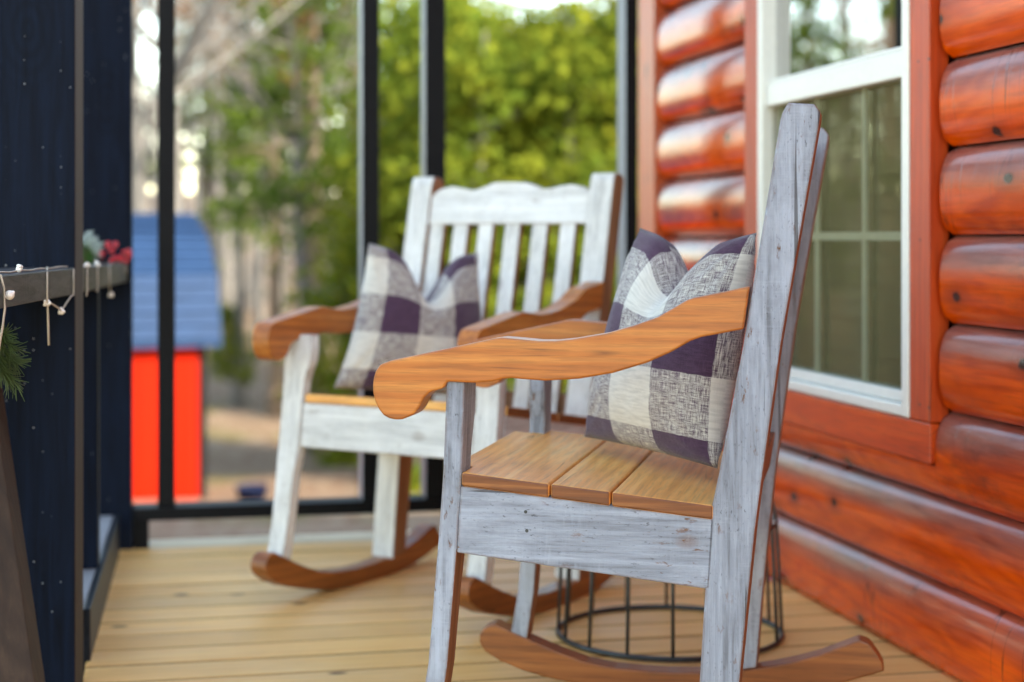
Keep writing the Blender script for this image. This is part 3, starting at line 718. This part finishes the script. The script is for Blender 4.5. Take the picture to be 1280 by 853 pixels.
# slanting brace in front of the near post
pa, pb = at_depth(-16, 440, 3.25), at_depth(46, 870, 3.08)
b = MB(); ax = (pb-pa).normalized(); pa = pa-ax*.12; pb = pb+ax*.25
sd = Vector((C_, -S_, 0)); sd = (sd-ax*sd.dot(ax)).normalized(); dp = ax.cross(sd).normalized()
if dp.y < 0: dp = -dp
vs = [q + sd*x + dp*y for q in (pa, pb) for x, y in ((-.06, -.04), (0, 0), (.0, .075), (-.06, .035))]
b.add(vs, [(0,1,2,3),(7,6,5,4),(0,4,5,1),(1,5,6,2),(2,6,7,3),(3,7,4,0)])
o = R(b, 'brace', [M['navyY'], M['rawdark']])
for p in o.data.polygons:
    if abs(p.normal.dot(ax)) < .5 and p.normal.dot(sd) > .3 : p.material_index = 1
# screen frame of black uprights and a low rail at the far end of the porch
Y5 = 5.10
root = tag(empty('screen_frame', (.75, Y5, 0)), 'black frame of slim uprights and a low rail closing the far end of the porch', 'screen frame')
inv = Matrix.Translation((-.75, -Y5, 0))
def F(b, name, bevel=.003, mat='black'):
    o = b.build(name, [M[k] for k in mat] if isinstance(mat, tuple) else M[mat], root, bevel=bevel); o.matrix_parent_inverse = inv; return o
for x0, x1, yy in ((197, 219, Y5), (453, 474, Y5), (532, 557, Y5), (782, 797, Y5)):
    b = MB(); b.box((on_cross(x0, yy), yy, .122), (on_cross(x1, yy), yy+.10, 2.16)); o = F(b, 'upright', mat=('black', 'greyside'))
    for p in o.data.polygons:
        if p.normal.x < -.9 and x0 > 300: p.material_index = 1
b = MB(); b.box((c0.x+.001, Y5-.001, .083), (1.60, Y5+.10, .1215)); F(b, 'bottom_rail')
b = MB(); b.box((c0.x+.002, Y5+.012, -.002), (on_cross(186, Y5), Y5+.09, .0825)); F(b, 'foot')
b = MB(); b.box((on_cross(797)-.05, Y5+.012, -.002), (on_cross(797), Y5+.09, .0825)); F(b, 'foot')

# ------------------------------------------------------------------ wire stand
def make_stand():
    c = Vector((1.175, 3.745, 0)); r = .262
    root = tag(empty('wire_plant_stand', c), 'round dark wire plant stand on the deck between near chair and log wall', 'plant stand')
    circ = lambda rr, z, n=48: [(rr*math.cos(2*math.pi*i/n), rr*math.sin(2*math.pi*i/n), z) for i in range(n)]
    b = MB(); b.tube(circ(r, .0065), .0062, closed=True); b.build('base_ring', M['wire'], root, smooth=True)
    b = MB(); b.tube(circ(r-.013, .27), .005, closed=True); b.build('middle_ring', M['wire'], root, smooth=True)
    b = MB(); b.tube(circ(r-.10, .372), .006, closed=True); b.build('top_ring', M['wire'], root, smooth=True)
    b = MB(); n = 16
    for k in range(n):
        q = 2*math.pi*(k+.3)/n; d = Vector((math.cos(q), math.sin(q), 0))
        pts = [d*r+Vector((0,0,.008)), d*(r-.006)+Vector((0,0,.14)), d*(r-.013)+Vector((0,0,.27)), d*(r-.022)+Vector((0,0,.315)), d*(r-.05)+Vector((0,0,.35)), d*(r-.10)+Vector((0,0,.372))]
        b.tube(pts, .0042, 6)
    b.build('wires', M['wire'], root, smooth=True)
    b = MB()
    b.tube([(-(r-.11),0,.3725),(0,0,.3735),(r-.11,0,.3725)], .004, 6); b.tube([(0,-(r-.11),.3725),(0,0,.3735),(0,r-.11,.3725)], .004, 6)
    b.build('cross_wires', M['wire'], root, smooth=True)
make_stand()

# ------------------------------------------------------------------ string lights, greenery on the rail
M['cord'] = plain('cream_cord', (.50,.44,.35), .6, .1)
M['bulb'] = plain('frosted_bulb', (.85,.83,.78), .3, .05)
def rp(px, o=0.0, dz=0.0):
    """point on the top rail's deck-side face seen at image column px; dz is measured from the rail's underside"""
    best = None; near = px < 100
    for i in range(-1500, 1900):
        t = i*.001
        if not near and not (0 <= t <= fl): continue
        p = along(t, o, .816+dz) if near else f0+fd*t+fn*o+Vector((0,0,zf0(t)+dz))
        v = C_*p.x - S_*p.y; d = S_*p.x + C_*p.y
        if d < .3: continue
        e = abs(640+FPX*v/d-px)
        if best is None or e < best[0]: best = (e, p)
    return best[1]
def make_lights():
    root = tag(empty('string_lights', (E2.x, E2.y, .871)), 'cream cord of tiny string lights looped over the grey top rail', 'string lights')
    inv = Matrix.Translation((-E2.x, -E2.y, -.871))
    T = .055; bulbs = []
    def cord(pts, rad=.0017):
        b = MB(); b.tube(pts, rad, 6); o = b.build('cord', M['cord'], root, smooth=True); o.matrix_parent_inverse = inv
    lay = [rp(-30+122*i/24, .016, T+.0025) + Vector((0, 0, .0008*math.sin(i*1.3))) for i in range(25)]
    cord(lay)
    def over(px): return [rp(px, .04, T+.002), rp(px, .012, T+.003), rp(px, -.003, T-.006), rp(px, -.0045, T*.5), rp(px, -.0045, .0)]
    dn = lambda px, dz: rp(px, -.004, dz)
    cord(over(59)+[dn(59.5,-.012), dn(60,-.03), dn(60.5,-.055), dn(61,-.085)], .0019); bulbs += [dn(59.5,-.006)]
    cord([dn(60,-.004), dn(66,-.010), dn(72,-.018), dn(77,-.026), dn(83,-.013), dn(89,-.001)]+over(92)[::-1]); bulbs += [dn(77,-.028), rp(24, .012, T+.006)]
    cord(over(109)+[dn(108,-.008)]); cord(over(122)+[dn(121,-.004)]); cord(over(137)+[dn(138,-.02)]); cord(over(157)[:4])
    bulbs += [rp(109, -.002, T+.004), rp(122, -.002, T+.004), dn(138, -.022)]
    cord([rp(-14, .02, T+.003), rp(1, -.003, T), rp(5, -.006, T*.6), rp(6, -.008, .0), rp(3, -.008, -.03), rp(-4, -.008, -.08)], .0020)
    bulbs += [rp(12, -.012, .022)]
    for i, p in enumerate(bulbs):
        k = MB()
        k.ball(p, .0058 if i != len(bulbs)-1 else .008, 10, 7)
        for j in range(5):
            k.ball(p+Vector((random.uniform(-.005,.005), random.uniform(-.005,.005), random.uniform(-.004,.006))), .0035, 8, 5)
        o = k.build('bulb', M['bulb'], root, smooth=True); o.matrix_parent_inverse = inv
make_lights()
def needles(b, base, tip, n, ln, rad, spread=.8, mi=0):
    base, tip = Vector(base), Vector(tip); ax = (tip-base).normalized()
    for i in range(n):
        t = random.uniform(.08, 1); p = base.lerp(tip, t)
        r = Vector((random.gauss(0,1), random.gauss(0,1), random.gauss(0,1))); r = (r-ax*r.dot(ax)).normalized()
        d = (ax*random.uniform(.35, 1)+r*spread).normalized()
        b.tube([p, p+d*ln*random.uniform(.6, 1.1)+Vector((0,0,-.1*ln))], [rad, rad*.4], 4, mi, cap=False)
M['frost'] = plain('frosted_needles', (.50,.62,.60), .7, .3, 40); M['needle'] = plain('green_needles', (.045,.17,.03), .6, .5, 30)
M['needleD'] = plain('garland_needles', (.045,.085,.018), .6, .6, 25); M['twig'] = plain('brown_twig', (.12,.07,.04), .8)
sp = rp(106, .075, .0555)
root = tag(empty('pine_sprig', sp), 'frosted artificial pine sprig standing on the grey railing beside the near post', 'pine sprig')
b = MB(); b2 = MB(); b3 = MB()
for tx, ty, tz in ((.022,.0,.066), (.030,.01,.040), (.012,-.01,.082), (.036,.0,.054), (-.01,.0,.075), (-.02,.01,.06), (.028,.02,.026)):
    b3.tube([(0,0,0),(tx*.5,ty*.5,tz*.6),(tx,ty,tz)], [.0028,.002,.0012], 5)
    needles(b, (tx*.45,ty*.45,tz*.5), (tx,ty,tz), 80, .020, .0009, .5)
    needles(b2, (0,0,0), (tx*.55,ty*.55,tz*.6), 40, .020, .0010, .9)
b3.build('twig', M['twig'], root); b.build('frosted_needles', M['frost'], root); b2.build('green_needles', M['needle'], root)
bp = rp(140, .035, .0555)
root = tag(empty('berry_cluster', bp), 'cluster of frosted red berries lying on the grey railing near the corner post', 'berries')
b = MB(); rr = random.Random(3)
for cx, cz in ((-.058,.018), (-.036,.022), (-.002,.044), (.012,.010), (.046,.030), (.034,.010)):
    base = Vector((cx, rr.uniform(-.02,.01), cz))
    b.tube([(cx*.3,0,.0), (cx*.7, base.y*.6, cz*.5), base], .0015, 5)
    k = MB()
    for j in range(6):
        q = base+Vector((rr.uniform(-.013,.013), rr.uniform(-.013,.013), rr.uniform(-.009,.013)))
        q.z = max(q.z, .0075)
        k.ball(q, rr.uniform(.006,.0085), 10, 7)
    k.build('berry_bunch', M['berry'] if 'berry' in M else M.setdefault('berry', None) or M.__setitem__('berry', (lambda m: m.out(m.mix(m.ramp(m.noise(m.coord(), 120, 4, .7), [(.56, 0), (.72, 1)]), (.50,.006,.016), (.80,.55,.58)), .45))(N('frosted_red_berry'))) or M['berry'], root, smooth=True)
b.build('stem', M['twig'], root, smooth=True)
gp = at_depth(4, 374, 2.82)
root = tag(empty('pine_garland', gp), 'green pine garland hanging below the top rail at the left edge', 'garland')
b = MB(); b2 = MB(); rr = random.Random(5)
ptsg = [Vector((-.10,0,.01)), Vector((-.05,0,-.03)), Vector((-.01,0,-.07)), Vector((-.015,.0,-.115))]
b2.tube([(-.12,0,.008)]+ptsg, .0035, 6)
for i in range(22):
    t = i/21*2.99; k = int(t); p = ptsg[k].lerp(ptsg[k+1], t-k)
    d = Vector((rr.uniform(-.4,1), rr.uniform(-1,.6), rr.uniform(-.8,.5))).normalized()
    needles(b, p, p+d*rr.uniform(.03,.055), 60, .030, .0010, .7)
b.build('needles', M['needleD'], root); b2.build('stem', M['twig'], root)

# small fallen petals / leaf on the deck
def litter(name, label, cat, p, L, col, rz):
    b = MB(); n = 8; vs = []
    for i in range(n+1):
        t = i/n; wd = L*.28*math.sin(math.pi*min(1, t*.96+.02))**.7
        for sgn in (-1, 0, 1): vs.append((L*(t-.5), sgn*wd, .0025+.010*abs(sgn)*math.sin(math.pi*t)+.008*(t-.5)**2*4))
    b.add(vs, [(i*3+k, i*3+k+1, (i+1)*3+k+1, (i+1)*3+k) for i in range(n) for k in (0, 1)])
    o = b.build(name, plain(name+'_skin', col, .6), smooth=True); o.location = p; o.rotation_euler = (0,0,rz)
    md = o.modifiers.new('thick', 'SOLIDIFY'); md.thickness = .0012; md.offset = 1
    return tag(o, label, cat)
p = at_depth(344, 722, CAMH*FPX/(722-299)); p.z = 0
litter('fallen_leaf', 'small pale fallen leaf on the deck by the far chair rocker', 'leaf', p, .075, (.75,.70,.66), .4)
p = at_depth(961, 729, CAMH*FPX/(729-299)); p.z = 0
litter('flower_petal', 'tiny pink petal on the deck at the foot of the log wall', 'petal', p, .03, (.75,.22,.42), 1.1)

# ------------------------------------------------------------------ red shed with blue roof
def make_shed():
    d = 15.0; g = at_depth(256, 618, d); yaw = math.radians(22)
    root = tag(empty('garden_shed', (g.x, g.y, g.z)), 'bright red shed with a blue gambrel roof standing beyond the porch', 'shed')
    root.rotation_euler = (0, 0, -TH + yaw)      # local x along the front wall (to the right), y away from the camera
    Wd, Dp, Hh = 2.6, 2.2, 197*d/FPX
    b = MB()
    n = int(Wd/.2)
    for i in range(n):                         # board cladding with shallow grooves
        b.box((-Wd+i*Wd/n+.004, 0, -.1), (-Wd+(i+1)*Wd/n-.004, .03, Hh))
    b.box((-Wd, .012, -.1), (0, .04, Hh-.01)); b.box((-Wd, Dp-.04, -.1), (0, Dp, Hh)); 
    prof = [(.04,-.1),(Dp-.04,-.1),(Dp-.04,Hh),(Dp-.1,Hh+.3),(Dp*.5,Hh+.95),(.12,Hh+.3),(.04,Hh)]
    b.prism(prof, lambda p, x: Vector((x, p[0], p[1])), -.04, -.001); b.prism(prof, lambda p, x: Vector((x, p[0], p[1])), -Wd+.001, -Wd+.04)
    b.build('wall', M['shedred'], root)
    b = MB(); b.box((-.05, -.014, -.1), (.014, .06, Hh)); b.build('corner_trim', M['shedtrim'], root)
    b = MB(); b.box((-1.75, -.02, .0), (-.85, -.001, Hh-.12)); dd = b.build('door', M['shedred'], root); 
    b = MB(); b.box((-.98, -.05, .7), (-.95, -.0205, .82)); b.build('handle', M['black'], dd)
    lo = (-.16, Hh-.03); kn = (.03, Hh+.55); k2 = (.42, Hh+.90); ri = (Dp*.5, Hh+1.13)
    mir = lambda p: (Dp-p[0], p[1])
    pr = [lo, kn, k2, ri, mir(k2), mir(kn), mir(lo)]; th = .05
    pro = pr + [(x, z-th) for x, z in reversed(pr)]
    b = MB(); b.prism(pro, lambda p, x: Vector((x, p[0], p[1])), -Wd-.12, .12)
    for a, c2 in ((lo, kn), (kn, k2), (k2, ri)):         # raised courses
        k = {lo: 5, kn: 4, k2: 4}[a]
        for i in range(k):
            t = (i+.08)/k; y = a[0]+(c2[0]-a[0])*t; z = a[1]+(c2[1]-a[1])*t; t2 = t+.04; y2 = a[0]+(c2[0]-a[0])*t2; z2 = a[1]+(c2[1]-a[1])*t2
            b.prism([(y, z+.001), (y-.02, z+.02), (y2-.02, z2+.02), (y2, z2+.001)], lambda p, x: Vector((x, p[0], p[1])), -Wd-.12, .12)
    b.build('roof', M['shedblue'], root)
M['shedred'] = plain('shed_red', (.36,.0085,.0005), .6, .12, 12, axis='Z', spec=.1); M['shedtrim'] = plain('shed_trim', (.012,.011,.012), .8, spec=.05)
M['shedblue'] = plain('shed_blue', (.016,.042,.105), .6, .15, 9, spec=.12)
make_shed()

# ------------------------------------------------------------------ vegetation
def leafmat(name, a, c2, trans=.42):
    m = N(name); ob = m.coord(); n = m.noise(ob, 1.6, 3, .6); n2 = m.noise(ob, 23, 2)
    rv = m.n('ShaderNodeObjectInfo').outputs['Random']
    col = m.mix(m.ramp(m.math('ADD', m.math('ADD', m.math('MULTIPLY', n, .6), m.math('MULTIPLY', n2, .4)), m.math('MULTIPLY', m.math('SUBTRACT', rv, .5), .16)), [(.38, 0), (.62, 1)]), a, c2)
    d = m.n('ShaderNodeBsdfDiffuse', {'Color': col}); t = m.n('ShaderNodeBsdfTranslucent', {'Color': col})
    mx = m.n('ShaderNodeMixShader', {0: trans, 1: d.outputs[0], 2: t.outputs[0]})
    m.n('ShaderNodeOutputMaterial', {'Surface': mx.outputs[0]}); return m.m
M['bark'] = plain('grey_bark', (.15,.142,.138), .9, .35, 14, axis='Z', bump=.6)
M['barkD'] = plain('brown_bark', (.17,.125,.095), .9, .35, 14, axis='Z', bump=.6)
M['lf_y'] = leafmat('yellow_green_leaves', (.085,.135,.020), (.25,.26,.030))
M['lf_g'] = leafmat('mid_green_needles', (.05,.095,.018), (.12,.17,.032))
M['lf_b'] = leafmat('dry_brown_leaves', (.14,.06,.025), (.22,.12,.06))
M['lf_b2'] = leafmat('olive_leaves', (.06,.05,.012), (.13,.10,.03))
M['lf_h'] = leafmat('grey_twigs', (.19,.175,.165), (.30,.275,.26))
def leaf(vs, fs, p, s, rnd):
    a = Vector((rnd.gauss(0,1), rnd.gauss(0,1), rnd.gauss(0,1)+.4)).normalized()
    b_ = a.orthogonal().normalized(); b_ = Matrix.Rotation(rnd.uniform(0, 6.28), 3, a) @ b_; c_ = a.cross(b_)
    n = len(vs)
    vs += [p-b_*s, p-c_*s*.55, p+b_*s, p+c_*s*.55]; fs.append((n, n+1, n+2, n+3))
def tree_meshes(kind, seed):
    rnd = random.Random(seed); tb = MB(); vs, fs = [], []
    if kind == 'bushy':
        H = 6.0; rmax = 1.75; r0 = .13
    elif kind == 'pine':
        H = 11.0; rmax = 1.9; r0 = .17
    else:
        H = 11.0; rmax = 2.2; r0 = .095
    bend = Vector((rnd.uniform(-.3,.3), rnd.uniform(-.3,.3), 0))
    tp = lambda t: Vector((bend.x*math.sin(t*2.2), bend.y*math.sin(t*2.7), H*t))
    tb.tube([tp(i/9) - Vector((0,0,.3 if i == 0 else 0)) for i in range(10)], [r0*(1-.9*i/9)*(1.35 if i == 0 else 1) for i in range(10)], 9)
    nl = {'bushy': 46, 'pine': 44, 'bare': 40}[kind]
    for i in range(nl):
        t = {'bushy': rnd.uniform(.14, .97), 'pine': rnd.uniform(.34, .98), 'bare': rnd.uniform(.28, .96)}[kind]
        if kind == 'bushy': R_ = rmax*(1-.75*t**1.6)*rnd.uniform(.55, 1.05)
        elif kind == 'pine': R_ = rmax*(1.12-t)*1.25*rnd.uniform(.5, 1.1)
        else: R_ = rmax*(1.2-t)*rnd.uniform(.6, 1.2)
        q = rnd.uniform(0, 6.283); d = Vector((math.cos(q), math.sin(q), {'bushy': .35, 'pine': .1, 'bare': .75}[kind]+rnd.uniform(-.2,.3)))
        p0 = tp(t); p1 = p0+d*R_*.5+Vector((0,0,.05)); p2 = p0+d*R_+Vector((0,0,-.12*R_ if kind == 'pine' else .1*R_))
        rr = r0*(1-t)*.38+.012
        tb.tube([p0, p1, p2], [rr, rr*.6, rr*.25], 5, cap=False)
        if kind == 'bare':
            for k in range(5):
                s = p0.lerp(p2, rnd.uniform(.35, 1)); e = s+Vector((rnd.gauss(0,.5), rnd.gauss(0,.5), rnd.uniform(.1,.8)))
                tb.tube([s, e], [rr*.4+.004, .004], 4, cap=False)
                if rnd.random() < .22:
                    for _ in range(10): leaf(vs, fs, e+Vector((rnd.gauss(0,.18), rnd.gauss(0,.18), rnd.gauss(0,.15))), rnd.uniform(.04,.08), rnd)
        else:
            nc = {'bushy': 5, 'pine': 4}[kind]
            for k in range(nc):
                c = p0.lerp(p2, rnd.uniform(.45, 1.05))+Vector((rnd.gauss(0,.16), rnd.gauss(0,.16), rnd.gauss(0,.12)))
                sg = {'bushy': .26, 'pine': .27}[kind]*rnd.uniform(.6, 1.25)
                for _ in range({'bushy': 22, 'pine': 20}[kind]):
                    leaf(vs, fs, c+Vector((rnd.gauss(0,sg), rnd.gauss(0,sg), rnd.gauss(0,sg*.6))), rnd.uniform(.055,.12), rnd)
    lm = bpy.data.meshes.new('crown'); lm.from_pydata([tuple(v) for v in vs], [], fs)
    lm.materials.append({'bushy': M['lf_y'], 'pine': M['lf_g'], 'bare': M['lf_b']}[kind])
    tm = tb.mesh('trunk', M['bark'] if kind != 'pine' else M['barkD'], smooth=True)
    return tm, lm
VAR = {k: [tree_meshes(k, s) for s in ss] for k, ss in {'bushy': (1, 2, 3), 'pine': (11, 12, 13), 'bare': (21, 22, 23)}.items()}
NAMES = {'bushy': 'bushy_tree', 'pine': 'pine_tree', 'bare': 'bare_tree'}
LAB = {'bushy': 'leafy yellow-green tree blurred in the background beyond the porch', 'pine': 'tall green pine tree blurred in the background beyond the porch', 'bare': 'tall bare grey-trunked tree blurred in the background beyond the porch'}
cnt = [0]
def tree(kind, px, d, sc_=1.0, label=None):
    p = at_depth(px, 299, d); tm, lm = VAR[kind][cnt[0] % 3]; cnt[0] += 1
    e = tag(empty(NAMES[kind], (p.x, p.y, gz(p.x, p.y)-.05), random.uniform(0, 6.28)), label or LAB[kind], 'tree', {'bushy': 'yellow-green trees beyond the porch', 'pine': 'pines beyond the porch', 'bare': 'bare trees beyond the porch'}[kind])
    e.scale = (sc_*random.uniform(.92, 1.1), sc_*random.uniform(.92, 1.1), sc_*random.uniform(.92, 1.08))
    for nm, me in (('trunk', tm), ('crown', lm)):
        if len(me.polygons) == 0: continue
        o = bpy.data.objects.new(nm, me); COL.objects.link(o); o.parent = e
    return e
# yellow-green screen of trees on the right
for px, d, s in ((448, 21, .48), (500, 18.5, .80), (540, 19, .9), (600, 17, .82), (655, 18.5, .85), (710, 17, .78), (765, 18, .86), (820, 17.5, .9),
                 (510, 25, .95), (575, 26, 1.05), (640, 25, .98), (700, 27, .92), (755, 25, 1.0), (800, 26, 1.0)): tree('bushy', px, d, s)
for px, d, s in ((292, 27, .30),): tree('bushy', px, d, s)
for px, d, s in ((345, 26, .80), (400, 22, .78), (440, 31, 1.05), (375, 34, 1.1), (265, 36, .9)): tree('pine', px, d, s)
for px, d, s in ((238, 19, 1.15), (182, 22, 1.1), (300, 27, 1.1), (392, 22, 1.05), (322, 33, 1.1), (270, 31, 1.1), (205, 30, 1.1), (352, 37, 1.15), (430, 36, 1.1), (245, 38, 1.1), (288, 40, 1.2), (375, 41, 1.2)): tree('bare', px, d, s)
# trees off to the left that the upper window pane mirrors
for ang, d, k, s in ((-12.6, 19, 'pine', .50), (-17.6, 24, 'pine', .95), (-30, 26, 'pine', 1.0), (-22, 24, 'bare', 1.1), (-30, 24, 'bare', 1.1), (-18, 29, 'bare', 1.2), (-34, 26, 'pine', 1.0), (-14, 27, 'bare', 1.1), (-24, 34, 'bare', 1.2)):
    tree(k, 640+FPX*math.tan(math.radians(ang)-TH), d*math.cos(math.radians(ang)-TH), s)
# low bushes in the leaf litter
def bush(px, py, d, r, mat, label):
    rnd = random.Random(int(px)); p = at_depth(px, py, d); vs, fs = [], []
    for _ in range(900):
        q = Vector((rnd.gauss(0, .5), rnd.gauss(0, .5), abs(rnd.gauss(0, .42))))*r
        leaf(vs, fs, q, rnd.uniform(.03, .06), rnd)
    e = tag(empty('low_bush', (p.x, p.y, gz(p.x, p.y))), label, 'bush', 'low bushes beyond the porch')
    me = bpy.data.meshes.new('foliage'); me.from_pydata([tuple(v) for v in vs], [], fs); me.materials.append(mat)
    o = bpy.data.objects.new('foliage', me); COL.objects.link(o); o.parent = e
    b = MB()
    for i in range(7):
        q = i*.9; b.tube([(0,0,-.05), (math.cos(q)*r*.2, math.sin(q)*r*.2, r*.3), (math.cos(q)*r*.5, math.sin(q)*r*.5, r*.7)], [.02,.014,.006], 5)
    b.build('stem', M['barkD'], e)
for px, d, r in ((512, 15, .26), (430, 21, .3)):
    bush(px, 400, d, r, M['lf_b2'] if px in (322, 445) else M['lf_y'], 'low yellow-green bush in the leaf litter beyond the porch')
# far woods
def far_woods():
    rnd = random.Random(77); b = MB(); vs, fs = [], []
    for i in range(330):
        ang = math.radians(rnd.uniform(-48, 26)); d = rnd.uniform(44, 75); x, y = d*math.sin(ang), d*math.cos(ang); h = rnd.uniform(4, 9.5); z = gz(x, y)
        b.tube([(x, y, z-.3), (x+rnd.uniform(-.3,.3), y, z+h*.5), (x+rnd.uniform(-.5,.5), y, z+h)], [rnd.uniform(.1,.2), .09, .02], 5, 0, cap=False)
        for k in range(26):
            t = rnd.uniform(.02, 1)
            leaf(vs, fs, Vector((x+rnd.gauss(0,1.0)*(1.2-t), y+rnd.gauss(0,1.0), z+h*t*.95)), rnd.uniform(.10,.30), rnd)
    b.add(vs, fs, 1)
    me = bpy.data.meshes.new('far_woods'); me.from_pydata(b.v, [], b.f)
    for m in (M['bark'], M['lf_h']): me.materials.append(m)
    me.polygons.foreach_set('material_index', b.mi)
    o = bpy.data.objects.new('far_woods', me); COL.objects.link(o)
    tag(o, 'grey leafless woods far behind the nearer trees', 'woods', kind='stuff')
far_woods()
# dark blue tub on the ground near the shed
def tub():
    p = at_depth(315, 612, 14.2); b = MB(); z = gz(p.x, p.y)
    n = 24; prof = [(.16, 0), (.20, .18), (.215, .19), (.205, .195), (.185, .18), (.15, .02)]; vs = []
    for r, h in prof:
        for i in range(n): vs.append((r*math.cos(6.283*i/n), r*math.sin(6.283*i/n), h))
    fs = [(j*n+i, j*n+(i+1) % n, (j+1)*n+(i+1) % n, (j+1)*n+i) for j in range(len(prof)-1) for i in range(n)] + [tuple(range(n)), tuple(range((len(prof)-1)*n, len(prof)*n))]
    b.add(vs, fs); o = b.build('garden_tub', plain('blue_tub', (.008,.014,.045), .6, spec=.15), smooth=True); o.location = (p.x, p.y, z-.01); o.scale = (.7,)*3
    tag(o, 'dark blue garden tub on the ground right of the red shed', 'tub')
tub()
